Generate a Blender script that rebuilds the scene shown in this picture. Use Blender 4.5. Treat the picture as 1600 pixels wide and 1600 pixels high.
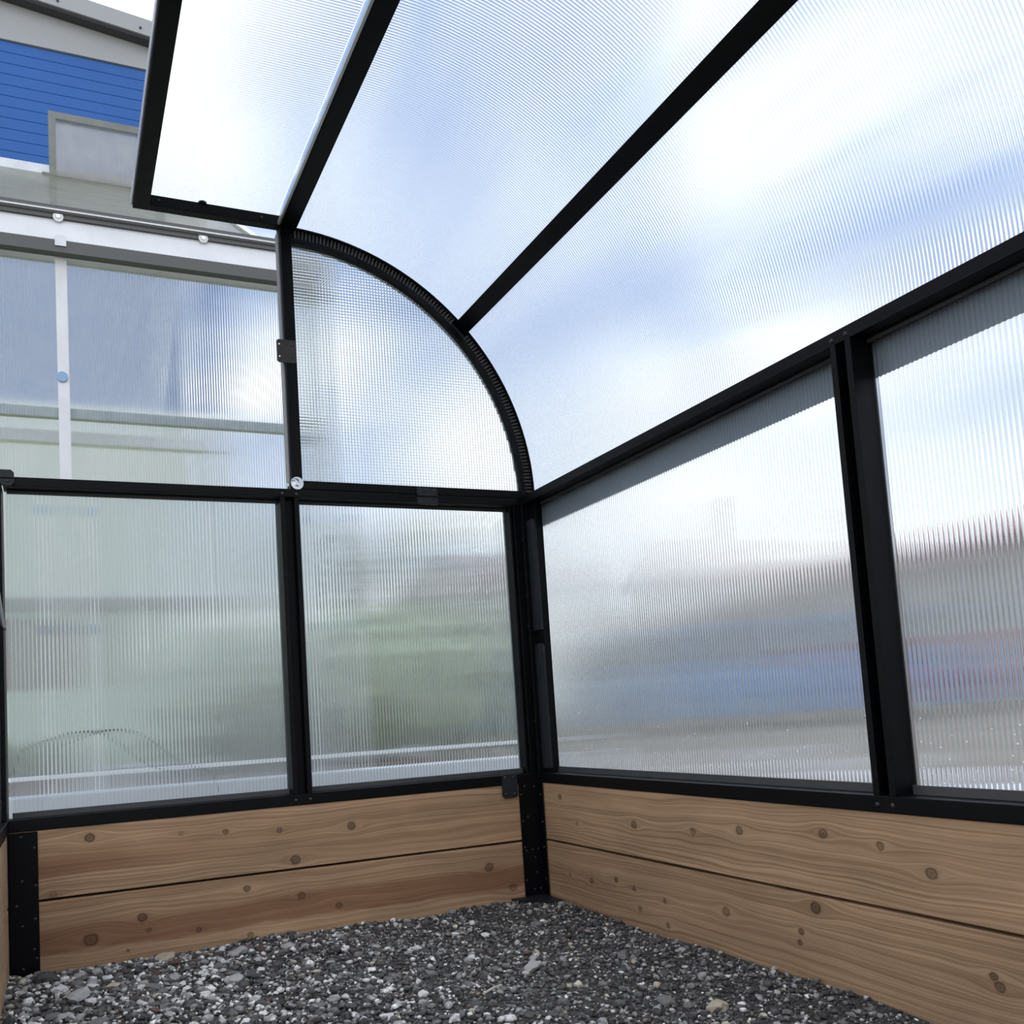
import bpy, bmesh, math, random
import numpy as np
from mathutils import Vector, Matrix

for o in list(bpy.data.objects):
    bpy.data.objects.remove(o, do_unlink=True)
S = bpy.context.scene
COL = S.collection
random.seed(7)
RNG = np.random.default_rng(11)

# ------------------------------------------------------------------ camera
cam_d = bpy.data.cameras.new('camera')
cam = bpy.data.objects.new('camera', cam_d)
COL.objects.link(cam)
_y, _p, _r = 0.4136, 0.0859, -0.0612
_f = Vector((math.sin(_y)*math.cos(_p), math.cos(_y)*math.cos(_p), math.sin(_p)))
_rt = Vector((math.cos(_y), -math.sin(_y), 0.0))
_up = _rt.cross(_f)
_rt2 = _rt*math.cos(_r) + _up*math.sin(_r)
_up2 = _up*math.cos(_r) - _rt*math.sin(_r)
cam.matrix_world = Matrix(((_rt2.x, _up2.x, -_f.x, -1.1326), (_rt2.y, _up2.y, -_f.y, -2.1348),
                           (_rt2.z, _up2.z, -_f.z, 0.4752), (0, 0, 0, 1)))
cam_d.sensor_width = 36.0
cam_d.sensor_fit = 'HORIZONTAL'
cam_d.lens = 1427.67/1600*36.0
cam_d.shift_x = (800-719.03)/1600
cam_d.shift_y = (995.0-800)/1600
cam_d.clip_start = 0.01
cam_d.clip_end = 500
S.camera = cam

# ------------------------------------------------------------------ world, sun, exposure
W = bpy.data.worlds.new('sky')
S.world = W
W.use_nodes = True
nt = W.node_tree
nt.nodes.clear()
def wn(t): return nt.nodes.new(t)
tc = wn('ShaderNodeTexCoord')
sep = wn('ShaderNodeSeparateXYZ'); nt.links.new(tc.outputs['Generated'], sep.inputs[0])
mp = wn('ShaderNodeMapping'); mp.inputs['Scale'].default_value = (1.0, 1.0, 1.6); mp.inputs['Location'].default_value = (3.6, 8.1, 6.0)
nt.links.new(tc.outputs['Generated'], mp.inputs[0])
nz = wn('ShaderNodeTexNoise'); nz.inputs['Scale'].default_value = 3.4; nz.inputs['Detail'].default_value = 5
nz.inputs['Roughness'].default_value = 0.55; nz.inputs['Distortion'].default_value = 0.4
nt.links.new(mp.outputs[0], nz.inputs['Vector'])
cr = wn('ShaderNodeValToRGB')
cr.color_ramp.elements[0].position = 0.42; cr.color_ramp.elements[0].color = (0, 0, 0, 1)
cr.color_ramp.elements[1].position = 0.60; cr.color_ramp.elements[1].color = (1, 1, 1, 1)
nt.links.new(nz.outputs['Fac'], cr.inputs[0])
hz = wn('ShaderNodeMapRange'); hz.inputs[1].default_value = 0.0; hz.inputs[2].default_value = 0.42
hz.inputs[3].default_value = 1.0; hz.inputs[4].default_value = 0.0
nt.links.new(sep.outputs['Z'], hz.inputs[0])
blue = wn('ShaderNodeMix'); blue.data_type = 'RGBA'
blue.inputs[6].default_value = (0.26, 0.38, 0.68, 1); blue.inputs[7].default_value = (1.05, 1.06, 1.08, 1)
nt.links.new(hz.outputs[0], blue.inputs[0])
mx = wn('ShaderNodeMix'); mx.data_type = 'RGBA'
mx.inputs[7].default_value = (1.50, 1.47, 1.41, 1)
nt.links.new(cr.outputs[0], mx.inputs[0]); nt.links.new(blue.outputs[2], mx.inputs[6])
bg = wn('ShaderNodeBackground'); bg.inputs[1].default_value = 1.0
nt.links.new(mx.outputs[2], bg.inputs[0])
wo = wn('ShaderNodeOutputWorld'); nt.links.new(bg.outputs[0], wo.inputs[0])

sun_d = bpy.data.lights.new('sun', 'SUN')
sun_d.energy = 1.0
sun_d.angle = math.radians(6.0)
sun_d.color = (1.0, 0.96, 0.9)
sun = bpy.data.objects.new('sun', sun_d)
COL.objects.link(sun)
SUN_FROM = Vector((0.50, 0.22, 0.83)).normalized()
sun.rotation_euler = SUN_FROM.to_track_quat('Z', 'Y').to_euler()
sun.location = SUN_FROM*20
sun_d.use_shadow = True
try: sun_d.cycles.use_multiple_importance_sampling = False
except Exception: pass

S.view_settings.view_transform = 'Standard'
S.view_settings.look = 'None'
S.view_settings.gamma = 1.0
S.view_settings.use_curve_mapping = False
S.view_settings.exposure = 0.5
S.cycles.max_bounces = 20
S.cycles.transmission_bounces = 18
S.cycles.glossy_bounces = 10
S.cycles.transparent_max_bounces = 24
S.cycles.diffuse_bounces = 4
S.cycles.sample_clamp_indirect = 6.0

# ------------------------------------------------------------------ materials
def mat(name):
    m = bpy.data.materials.new(name); m.use_nodes = True
    m.node_tree.nodes.clear()
    return m, m.node_tree.nodes, m.node_tree.links
def simple(name, col, rough=0.5, metal=0.0, noise=0.0, nscale=30.0, bump=0.0, spec=0.5):
    m, n, l = mat(name)
    o = n.new('ShaderNodeOutputMaterial'); b = n.new('ShaderNodeBsdfPrincipled')
    l.new(b.outputs[0], o.inputs[0])
    b.inputs['Base Color'].default_value = (*col, 1); b.inputs['Roughness'].default_value = rough
    b.inputs['Metallic'].default_value = metal; b.inputs['Specular IOR Level'].default_value = spec
    t = n.new('ShaderNodeTexCoord'); z = n.new('ShaderNodeTexNoise')
    z.inputs['Scale'].default_value = nscale; z.inputs['Detail'].default_value = 4
    l.new(t.outputs['Object'], z.inputs['Vector'])
    if noise:
        mr = n.new('ShaderNodeMapRange'); mr.inputs[1].default_value = 0.3; mr.inputs[2].default_value = 0.7
        mr.inputs[3].default_value = 1-noise; mr.inputs[4].default_value = 1+noise
        l.new(z.outputs['Fac'], mr.inputs[0])
        v = n.new('ShaderNodeVectorMath'); v.operation = 'SCALE'; v.inputs[0].default_value = col
        l.new(mr.outputs[0], v.inputs['Scale']); l.new(v.outputs[0], b.inputs['Base Color'])
    if bump:
        bp = n.new('ShaderNodeBump'); bp.inputs['Strength'].default_value = bump; bp.inputs['Distance'].default_value = 0.002
        l.new(z.outputs['Fac'], bp.inputs['Height']); l.new(bp.outputs[0], b.inputs['Normal'])
    return m
def pane_mat(name, ior, rough, haze, refl, tint=(0.95, 0.97, 0.97), hcol=(0.93, 0.94, 0.95)):
    m, n, l = mat(name)
    o = n.new('ShaderNodeOutputMaterial')
    rf = n.new('ShaderNodeBsdfRefraction'); rf.inputs['IOR'].default_value = ior
    rf.inputs['Roughness'].default_value = rough; rf.inputs['Color'].default_value = (*tint, 1)
    gl = n.new('ShaderNodeBsdfGlossy'); gl.inputs['Roughness'].default_value = 0.12
    lw = n.new('ShaderNodeLayerWeight'); lw.inputs['Blend'].default_value = refl
    tr = n.new('ShaderNodeBsdfTranslucent'); tr.inputs['Color'].default_value = (*hcol, 1)
    m1 = n.new('ShaderNodeMixShader'); l.new(lw.outputs['Fresnel'], m1.inputs[0])
    l.new(rf.outputs[0], m1.inputs[1]); l.new(gl.outputs[0], m1.inputs[2])
    m2 = n.new('ShaderNodeMixShader'); m2.inputs[0].default_value = haze
    t = n.new('ShaderNodeTexCoord'); z = n.new('ShaderNodeTexNoise'); z.inputs['Scale'].default_value = 9
    z.inputs['Detail'].default_value = 5
    l.new(t.outputs['Object'], z.inputs['Vector'])
    mr = n.new('ShaderNodeMapRange'); mr.inputs[1].default_value = 0.25; mr.inputs[2].default_value = 0.75
    mr.inputs[3].default_value = haze*0.85; mr.inputs[4].default_value = haze*1.15
    l.new(z.outputs['Fac'], mr.inputs[0]); l.new(mr.outputs[0], m2.inputs[0])
    l.new(m1.outputs[0], m2.inputs[1]); l.new(tr.outputs[0], m2.inputs[2])
    l.new(m2.outputs[0], o.inputs[0])
    return m
def rib_mat(name, gloss=0.38, trans=0.85):
    m, n, l = mat(name)
    o = n.new('ShaderNodeOutputMaterial')
    gl = n.new('ShaderNodeBsdfGlossy'); gl.inputs['Roughness'].default_value = 0.1
    gl.inputs['Color'].default_value = (0.92, 0.94, 0.96, 1)
    tp = n.new('ShaderNodeBsdfTransparent'); tp.inputs['Color'].default_value = (0.9, 0.93, 0.95, 1)
    tl = n.new('ShaderNodeBsdfTranslucent'); tl.inputs['Color'].default_value = (0.92, 0.95, 0.97, 1)
    a = n.new('ShaderNodeMixShader'); a.inputs[0].default_value = gloss
    b = n.new('ShaderNodeMixShader'); b.inputs[0].default_value = trans
    l.new(tl.outputs[0], b.inputs[1]); l.new(tp.outputs[0], b.inputs[2])
    l.new(b.outputs[0], a.inputs[1]); l.new(gl.outputs[0], a.inputs[2])
    l.new(a.outputs[0], o.inputs[0])
    return m

BLACK = simple('black_powder_coat', (0.0022, 0.0027, 0.0038), 0.45, noise=0.15, nscale=60, bump=0.05, spec=0.14)
PLATE = simple('dark_steel_plate', (0.014, 0.017, 0.021), 0.5, noise=0.15, nscale=60, spec=0.3)
SCREW = simple('dark_screw', (0.05, 0.055, 0.06), 0.3, 0.7)
CHROME = simple('zinc_plated_steel', (0.75, 0.77, 0.78), 0.16, 1.0)
ALU = simple('mill_aluminium', (0.62, 0.65, 0.66), 0.42, 0.7, noise=0.08, nscale=20)
GASKET = simple('grey_gasket', (0.05, 0.053, 0.056), 0.6)
PC_IN = pane_mat('polycarbonate_inner_skin', 1.22, 0.02, 0.05, 0.12)
PC_OUT = pane_mat('polycarbonate_outer_skin', 1.22, 0.05, 0.10, 0.12)
RIB = rib_mat('polycarbonate_rib')
NB_RIB = rib_mat('weathered_sheet_rib', 0.25, 0.25)
ROOF_RIB = rib_mat('roof_sheet_rib', 0.6, 0.7)
NB_IN = pane_mat('weathered_polycarbonate_inner_skin', 1.22, 0.08, 0.13, 0.15)
NB_OUT = pane_mat('weathered_polycarbonate_outer_skin', 1.22, 0.10, 0.22, 0.15)

def wood(name, knots, axis, base, dark, band=None, seed=0.0, bandcol=(0.29, 0.142, 0.074)):
    """board: grain along axis (0 = x, 1 = y), knots as (along, z, radius, darkness)"""
    m, n, l = mat(name)
    o = n.new('ShaderNodeOutputMaterial'); b = n.new('ShaderNodeBsdfPrincipled'); l.new(b.outputs[0], o.inputs[0])
    b.inputs['Roughness'].default_value = 0.72
    b.inputs['Specular IOR Level'].default_value = 0.25
    g = n.new('ShaderNodeNewGeometry'); sp = n.new('ShaderNodeSeparateXYZ'); l.new(g.outputs['Position'], sp.inputs[0])
    A, Z = sp.outputs[axis], sp.outputs[2]
    def M(op, a, b_=None, c=None):
        k = n.new('ShaderNodeMath'); k.operation = op
        for i, v in enumerate((a, b_, c)):
            if v is None: continue
            if isinstance(v, (int, float)): k.inputs[i].default_value = v
            else: l.new(v, k.inputs[i])
        return k.outputs[0]
    def comb(x, y, z=0.0):
        k = n.new('ShaderNodeCombineXYZ')
        for i, v in enumerate((x, y, z)):
            if isinstance(v, (int, float)): k.inputs[i].default_value = v
            else: l.new(v, k.inputs[i])
        return k.outputs[0]
    def noise(vec, scale, detail=4, rough=0.55):
        k = n.new('ShaderNodeTexNoise'); k.inputs['Scale'].default_value = scale
        k.inputs['Detail'].default_value = detail; k.inputs['Roughness'].default_value = rough
        l.new(vec, k.inputs['Vector']); return k.outputs['Fac']
    warp = None; kn = None; ring = None
    jit = M('ADD', 0.45, M('MULTIPLY', noise(comb(M('MULTIPLY', A, 90.0), M('MULTIPLY', Z, 110.0), seed), 1.0, 3), 1.1))
    for i, (ka, kz, kr, kd) in enumerate(knots):
        da = M('SUBTRACT', A, ka); dz = M('SUBTRACT', Z, kz)
        ea = M('MULTIPLY', da, 0.5/kr); ez = M('MULTIPLY', dz, 0.9/kr)
        r2 = M('ADD', M('MULTIPLY', ea, ea), M('MULTIPLY', ez, ez))
        gs = M('EXPONENT', M('MULTIPLY', r2, -0.28))
        # lines bow away from the knot
        t = M('MULTIPLY', M('MULTIPLY', M('TANH', M('MULTIPLY', dz, 1.2/kr)), gs), -1.2*kr)
        warp = t if warp is None else M('ADD', warp, t)
        fa = M('MULTIPLY', da, 1.0/kr); fz = M('MULTIPLY', dz, 1.15/kr)
        q2 = M('MULTIPLY', M('ADD', M('MULTIPLY', fa, fa), M('MULTIPLY', fz, fz)), jit)
        s = M('MULTIPLY', M('EXPONENT', M('MULTIPLY', q2, -1.5)), kd*0.8)
        kn = s if kn is None else M('MAXIMUM', kn, s)
        rr = M('ABSOLUTE', M('SUBTRACT', M('SQRT', q2), 0.75))
        s2 = M('MULTIPLY', M('EXPONENT', M('MULTIPLY', M('MULTIPLY', rr, rr), -30.0)), kd)
        ring = s2 if ring is None else M('MAXIMUM', ring, s2)
    zz = M('ADD', Z, warp) if warp is not None else Z
    lowa = M('MULTIPLY', A, 1.4)
    sway = M('MULTIPLY', M('SUBTRACT', noise(comb(lowa, M('MULTIPLY', zz, 5.0), seed), 1.6, 2), 0.5), 0.045)
    zg = M('ADD', zz, sway)
    wv = n.new('ShaderNodeTexNoise'); wv.inputs['Scale'].default_value = 1.0; wv.inputs['Detail'].default_value = 3
    l.new(comb(M('MULTIPLY', A, 0.8), M('MULTIPLY', zg, 230.0), seed), wv.inputs['Vector'])
    fine = noise(comb(M('MULTIPLY', A, 12.0), M('MULTIPLY', zg, 700.0), seed), 1.0, 2)
    mott = noise(comb(M('MULTIPLY', A, 3.0), M('MULTIPLY', Z, 9.0), seed+3), 1.2, 4)
    k = n.new('ShaderNodeMapRange'); k.inputs[1].default_value = 0.36; k.inputs[2].default_value = 0.66
    l.new(wv.outputs['Fac'], k.inputs[0])
    fac = M('ADD', M('MULTIPLY', k.outputs[0], 0.62), M('MULTIPLY', fine, 0.38))
    c = n.new('ShaderNodeMix'); c.data_type = 'RGBA'; l.new(fac, c.inputs[0])
    c.inputs[6].default_value = (*dark, 1); c.inputs[7].default_value = (*base, 1)
    cur = c.outputs[2]
    if band:
        for (z0, z1, a0, a1, st) in band:
            e = M('ADD', Z, M('MULTIPLY', M('SUBTRACT', noise(comb(M('MULTIPLY', A, 4.0), 0.0, seed+9), 1.0, 3), 0.5), 0.05))
            def ss(x, lo, hi):
                q = n.new('ShaderNodeMapRange'); q.interpolation_type = 'SMOOTHSTEP'
                q.inputs[1].default_value = lo; q.inputs[2].default_value = hi; l.new(x, q.inputs[0]); return q.outputs[0]
            mask = M('MULTIPLY', ss(e, z0-0.004, z0+0.004), M('SUBTRACT', 1.0, ss(e, z1-0.014, z1+0.014)))
            mask = M('MULTIPLY', mask, M('SUBTRACT', 1.0, ss(A, a1-0.2, a1+0.2)))
            mask = M('MULTIPLY', mask, st)
            c2 = n.new('ShaderNodeMix'); c2.data_type = 'RGBA'; l.new(mask, c2.inputs[0]); l.new(cur, c2.inputs[6])
            c3 = n.new('ShaderNodeMix'); c3.data_type = 'RGBA'; l.new(fac, c3.inputs[0])
            c3.inputs[6].default_value = (bandcol[0]*0.7, bandcol[1]*0.7, bandcol[2]*0.7, 1); c3.inputs[7].default_value = (*bandcol, 1)
            l.new(c3.outputs[2], c2.inputs[7]); cur = c2.outputs[2]
    # weathering
    wm = n.new('ShaderNodeMapRange'); wm.inputs[1].default_value = 0.3; wm.inputs[2].default_value = 0.75
    wm.inputs[3].default_value = 0.80; wm.inputs[4].default_value = 1.16; l.new(mott, wm.inputs[0])
    v = n.new('ShaderNodeVectorMath'); v.operation = 'SCALE'; l.new(cur, v.inputs[0]); l.new(wm.outputs[0], v.inputs['Scale'])
    cur = v.outputs[0]
    if kn is not None:
        c4 = n.new('ShaderNodeMix'); c4.data_type = 'RGBA'; l.new(M('MINIMUM', kn, 0.85), c4.inputs[0]); l.new(cur, c4.inputs[6])
        c4.inputs[7].default_value = (0.06, 0.032, 0.017, 1); cur = c4.outputs[2]
        c5 = n.new('ShaderNodeMix'); c5.data_type = 'RGBA'; l.new(M('MULTIPLY', ring, 0.8), c5.inputs[0]); l.new(cur, c5.inputs[6])
        c5.inputs[7].default_value = (0.035, 0.018, 0.010, 1); cur = c5.outputs[2]
    l.new(cur, b.inputs['Base Color'])
    bp = n.new('ShaderNodeBump'); bp.inputs['Strength'].default_value = 0.25; bp.inputs['Distance'].default_value = 0.001
    l.new(fac, bp.inputs['Height']); l.new(bp.outputs[0], b.inputs['Normal'])
    return m

# ------------------------------------------------------------------ mesh helpers
def link(o, parent=None):
    COL.objects.link(o)
    if parent is not None: o.parent = parent
    return o
def mesh_obj(name, verts, faces, material, parent=None, smooth=False):
    me = bpy.data.meshes.new(name); me.from_pydata([tuple(map(float, v)) for v in verts], [], faces); me.update()
    if smooth: me.polygons.foreach_set('use_smooth', [True]*len(me.polygons))
    if material: me.materials.append(material)
    return link(bpy.data.objects.new(name, me), parent)
class MB:
    def __init__(s): s.v = []; s.f = []
    def box(s, x0, x1, y0, y1, z0, z1, bev=0.0):
        k = len(s.v)
        if bev <= 0:
            s.v += [(x0, y0, z0), (x1, y0, z0), (x1, y1, z0), (x0, y1, z0), (x0, y0, z1), (x1, y0, z1), (x1, y1, z1), (x0, y1, z1)]
            s.f += [tuple(k+i for i in q) for q in ((0, 3, 2, 1), (4, 5, 6, 7), (0, 1, 5, 4), (1, 2, 6, 5), (2, 3, 7, 6), (3, 0, 4, 7))]
            return s
        bm = bmesh.new(); bmesh.ops.create_cube(bm, size=1.0)
        bmesh.ops.scale(bm, vec=(x1-x0, y1-y0, z1-z0), verts=bm.verts)
        bmesh.ops.translate(bm, vec=((x0+x1)/2, (y0+y1)/2, (z0+z1)/2), verts=bm.verts)
        bmesh.ops.bevel(bm, geom=list(bm.edges), offset=bev, segments=2, profile=0.6, affect='EDGES')
        return s.bm(bm)
    def bm(s, bm):
        k = len(s.v); bm.verts.index_update()
        s.v += [tuple(v.co) for v in bm.verts]; s.f += [tuple(k+v.index for v in f.verts) for f in bm.faces]
        bm.free(); return s
    def prism(s, poly, a, b, fn):
        """poly: 2-D outline, a..b along the third axis, fn(p, q, t) -> xyz"""
        k = len(s.v); n = len(poly)
        s.v += [fn(p, q, a) for p, q in poly] + [fn(p, q, b) for p, q in poly]
        s.f += [tuple(k+i for i in range(n))[::-1], tuple(k+n+i for i in range(n))]
        s.f += [(k+i, k+(i+1) % n, k+n+(i+1) % n, k+n+i) for i in range(n)]
        return s
    def cyl(s, c, d, r, h, seg=14, r2=None):
        d = Vector(d).normalized(); u = d.orthogonal().normalized(); w = d.cross(u)
        k = len(s.v); c = Vector(c); r2 = r if r2 is None else r2
        for t, rr in ((0, r), (h, r2)):
            for i in range(seg):
                a = 2*math.pi*i/seg
                s.v.append(tuple(c+d*t+(u*math.cos(a)+w*math.sin(a))*rr))
        s.f.append(tuple(k+i for i in range(seg))[::-1]); s.f.append(tuple(k+seg+i for i in range(seg)))
        s.f += [(k+i, k+(i+1) % seg, k+seg+(i+1) % seg, k+seg+i) for i in range(seg)]
        return s
    def tube(s, pts, r, seg=8):
        pts = [Vector(p) for p in pts]; k = len(s.v); n = len(pts)
        for i, p in enumerate(pts):
            t = (pts[min(i+1, n-1)]-pts[max(i-1, 0)]).normalized()
            u = t.cross(Vector((0.13, 0.21, 1))).normalized(); w = t.cross(u)
            for j in range(seg):
                a = 2*math.pi*j/seg; s.v.append(tuple(p+(u*math.cos(a)+w*math.sin(a))*r))
        for i in range(n-1):
            for j in range(seg):
                s.f.append((k+i*seg+j, k+i*seg+(j+1) % seg, k+(i+1)*seg+(j+1) % seg, k+(i+1)*seg+j))
        s.f.append(tuple(k+j for j in range(seg))[::-1]); s.f.append(tuple(k+(n-1)*seg+j for j in range(seg)))
        return s
    def build(s, name, material, parent=None, smooth=False):
        return mesh_obj(name, s.v, s.f, material, parent, smooth)
def box(name, x0, x1, y0, y1, z0, z1, material, parent=None, bev=0.0015):
    return MB().box(x0, x1, y0, y1, z0, z1, bev).build(name, material, parent)
def empty(name, loc=(0, 0, 0), parent=None):
    o = bpy.data.objects.new(name, None); o.location = loc; o.empty_display_size = 0.1
    return link(o, parent)
def tag(o, label=None, cat=None, group=None, kind=None):
    if label: o['label'] = label
    if cat: o['category'] = cat
    if group: o['group'] = group
    if kind: o['kind'] = kind
    return o
def struct(name, label, loc=(0, 0, 0)):
    return tag(empty(name, loc), label, None, None, 'structure')

def pane(name, L, H, pitch, P, parent, inmat=None, outmat=None, ribmat=None, thick=0.007, amp=0.0007, vseg=1, keep=None,
         cross=False, per=6, label=None):
    """twin-wall sheet: P(u, v, w) -> xyz, u across the flutes (0..L), v along them (0..H), w from the inner to the outer skin"""
    inmat = inmat or PC_IN; outmat = outmat or PC_OUT; ribmat = ribmat or RIB
    nu = int(L/pitch)*per; us = np.linspace(0, L, nu+1)
    nv = vseg if not cross else int(H/pitch)*4
    vs = np.linspace(0, H, nv+1)
    V = []; F = []; MI = []
    for side in (0, 1):
        k = len(V)
        for v in vs:
            for u in us:
                if side == 0: w = amp*(1-math.cos(2*math.pi*u/pitch))
                else:
                    w = thick
                    if cross: w += amp*0.9*math.cos(2*math.pi*v/pitch)
                V.append(P(u, v, w))
        for j in range(nv):
            for i in range(nu):
                if keep and not keep((us[i]+us[i+1])/2, (vs[j]+vs[j+1])/2): continue
                q = (k+j*(nu+1)+i, k+j*(nu+1)+i+1, k+(j+1)*(nu+1)+i+1, k+(j+1)*(nu+1)+i)
                F.append(q if side == 1 else q[::-1]); MI.append(side)
    a, b_, c, d = P(0, 0, 0), P(L, 0, 0), P(0, H*0.02, 0), P(0, 0, thick)
    nrm = (Vector(b_)-Vector(a)).cross(Vector(c)-Vector(a))
    if nrm.dot(Vector(d)-Vector(a)) < 0: F = [f[::-1] for f in F]
    me = bpy.data.meshes.new(name); me.from_pydata([tuple(map(float, v)) for v in V], [], F)
    me.materials.append(inmat); me.materials.append(outmat)
    me.polygons.foreach_set('material_index', MI); me.polygons.foreach_set('use_smooth', [True]*len(MI)); me.update()
    o = link(bpy.data.objects.new(name, me), parent)
    if label: o['label'] = label
    # the webs between the two skins
    V = []; F = []
    rt = 0.00022
    def web(f, nseg):
        for j in range(nseg):
            pts = f(j)
            if pts is None: continue
            k = len(V); V.extend(pts); F.append((k, k+1, k+2, k+3)); F.append((k+4, k+7, k+6, k+5))
    for r in range(1, int(L/pitch)):
        u = r*pitch
        def f(j, u=u):
            v0, v1 = vs[j], vs[j+1]
            if keep and not keep(u, (v0+v1)/2): return None
            return [P(u-rt, v0, 0.0002), P(u-rt, v1, 0.0002), P(u-rt, v1, thick), P(u-rt, v0, thick),
                    P(u+rt, v0, 0.0002), P(u+rt, v1, 0.0002), P(u+rt, v1, thick), P(u+rt, v0, thick)]
        web(f, nv)
    if cross:
        for r in range(1, int(H/pitch)):
            v = r*pitch
            step = 8
            def g(j, v=v):
                u0, u1 = us[j*step], us[min((j+1)*step, nu)]
                if keep and not keep((u0+u1)/2, v): return None
                return [P(u0, v-rt, thick*.55), P(u1, v-rt, thick*.55), P(u1, v-rt, thick), P(u0, v-rt, thick),
                        P(u0, v+rt, thick*.55), P(u1, v+rt, thick*.55), P(u1, v+rt, thick), P(u0, v+rt, thick)]
            web(g, nu//step)
    rb = mesh_obj('ribs', V, F, ribmat, o); rb['kind'] = 'stuff'
    return o

def screw(parent, p, d, r=0.0042, m=None):
    key = (round(d[0]), round(d[1]), round(d[2]), r)
    me = screw.cache.get(key)
    if me is None:
        b = MB(); dd = Vector(d)
        b.cyl((0, 0, 0), d, r, r*0.35, 12, r*0.85); b.cyl(dd*(r*0.35), d, r*0.85, r*0.25, 12, r*0.45)
        o = b.build('screw', m or SCREW, parent); screw.cache[key] = o.data
    else:
        o = link(bpy.data.objects.new('screw', me), parent)
    o.location = p
    return o
screw.cache = {}

# ------------------------------------------------------------------ dimensions (metres; the corner of the two walls is the origin)
XL = -1.24          # inner face of the left wall
ZB, ZT = 0.29, 0.3157   # bottom rail
ZM0, ZM = 1.0234, 1.044  # eave / middle rail
NY = -2.2           # near end of what is built
GP = 0.042          # pane set-back
CX, CZ, RR = -0.60, 1.06, 0.650   # curved roof
PITCH = 0.0082

# ------------------------------------------------------------------ end wall
wb = struct('wall_back', 'end wall of timber boards, black frame and ribbed clear sheets')
box('bottom_rail', XL-0.05, 0.0, 0.0, 0.056, ZB, ZT, BLACK, wb)
box('middle_rail', XL, 0.0, 0.0, 0.056, ZM0, ZM, BLACK, wb)
for x0, x1 in ((XL+0.006, -0.644), (-0.598, -0.012)):
    box('gasket', x0, x1, GP-0.006, GP-0.001, ZT, ZT+0.012, GASKET, wb, 0.0005)
    box('gasket', x0, x1, GP-0.006, GP-0.001, ZM0-0.008, ZM0, GASKET, wb, 0.0005)
def channel(name, parent, a0, a1, z0, z1, axis, depth=0.056, fl=0.0115):
    b = MB()
    for p0, p1, d0, d1 in ((a0, a0+fl, 0, depth), (a1-fl, a1, 0, depth), (a0+fl, a1-fl, 0.022, depth)):
        if axis == 0: b.box(p0, p1, d0, d1, z0, z1, 0.001)
        else: b.box(d0, d1, p0, p1, z0, z1, 0.001)
    return b.build(name, BLACK, parent)
channel('mullion', wb, -0.644, -0.598, ZT, ZM0, 0)
for x in (-0.638, -0.604):
    screw(wb, (x, 0.0, ZM0+0.008), (0, -1, 0)); screw(wb, (x, 0.0, ZT-0.0135), (0, -1, 0))
box('corner_post', 0.0002, 0.056, 0.0002, 0.056, ZB, ZM0, BLACK, wb)
box('corner_stile', -0.016, 0.0, 0.004, 0.056, ZT, ZM0, BLACK, wb)
box('corner_stile', -0.024, -0.017, 0.012, 0.056, ZT, ZM0, BLACK, wb)
def wall_pane_x(x0, x1, z0, z1, parent, name='clear_panel', y=GP, **k):
    return pane(name, x1-x0, z1-z0, PITCH, lambda u, v, w: (x0+u, y+w, z0+v), parent, **k)
wall_pane_x(XL+0.004, -0.640, ZT-0.004, ZM0+0.004, wb)
wall_pane_x(-0.602, -0.01, ZT-0.004, ZM0+0.004, wb)
WOOD_B, WOOD_D = (0.56, 0.370, 0.222), (0.27, 0.158, 0.085)
k_et = [(-1.085, .264, .011, .9), (-0.898, .253, .006, .4), (-0.801, .247, .007, .8), (-0.679, .237, .007, .7), (-0.645, .166, .013, .9),
        (-1.158, .155, .008, .4), (-0.507, .23, .011, .9)]
k_eb = [(-0.759, .115, .009, .9), (-0.984, .083, .011, .95), (-1.088, .051, .016, .8), (-0.971, .055, .006, .6), (-0.867, .04, .007, .8),
        (-0.755, .012, .008, .7), (-0.634, .083, .010, .7), (-1.015, .018, .004, .7), (-0.547, .049, .009, .7), (-0.153, .09, .013, .8), (-0.089, .031, .012, .6)]
k_rt = [(-0.106, .258, .009, .8), (-0.182, .198, .007, .5), (-0.426, .216, .011, .85), (-0.631, .219, .009, .6), (-0.768, .234, .010, .85),
        (-0.973, .247, .010, .85), (-1.087, .239, .008, .8), (-1.173, .209, .011, .8), (-1.6, .2, .011, .8)]
k_rb = [(-0.13, .069, .006, .7), (-0.231, .068, .008, .7), (-0.338, .086, .007, 1.), (-0.408, .076, .006, .9), (-0.518, .067, .006, .9),
        (-0.712, .078, .011, .7), (-0.523, .018, .007, .7), (-0.425, .035, .008, .6), (-0.941, .123, .012, 1.), (-0.903, .077, .007, 1.),
        (-0.898, .058, .006, .9), (-1.254, .084, .007, 1.), (-1.262, .072, .009, .8)]
MW = [wood('cedar_end_upper', k_et, 0, WOOD_B, WOOD_D, [(0.195, 0.236, -2, -0.93, 0.75)], 1.3),
      wood('cedar_end_lower', k_eb, 0, WOOD_B, WOOD_D, [(0.034, 0.088, -2, 0.5, 0.8)], 5.7),
      wood('cedar_right_upper', k_rt, 1, (0.56, 0.375, 0.222), (0.245, 0.146, 0.079), None, 9.1),
      wood('cedar_right_lower', k_rb, 1, (0.53, 0.352, 0.208), (0.235, 0.140, 0.076), None, 14.4),
      wood('cedar_left', [(-0.3, .2, .01, .6)], 1, (0.52, 0.37, 0.24), (0.36, 0.24, 0.14), None, 21.0)]
box('plank', XL-0.031, 0.031, 0.003, 0.031, 0.1472, 0.2898, MW[0], wb, 0.002)
box('plank', XL-0.031, 0.031, 0.003, 0.031, -0.01, 0.1418, MW[1], wb, 0.002)
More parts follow.
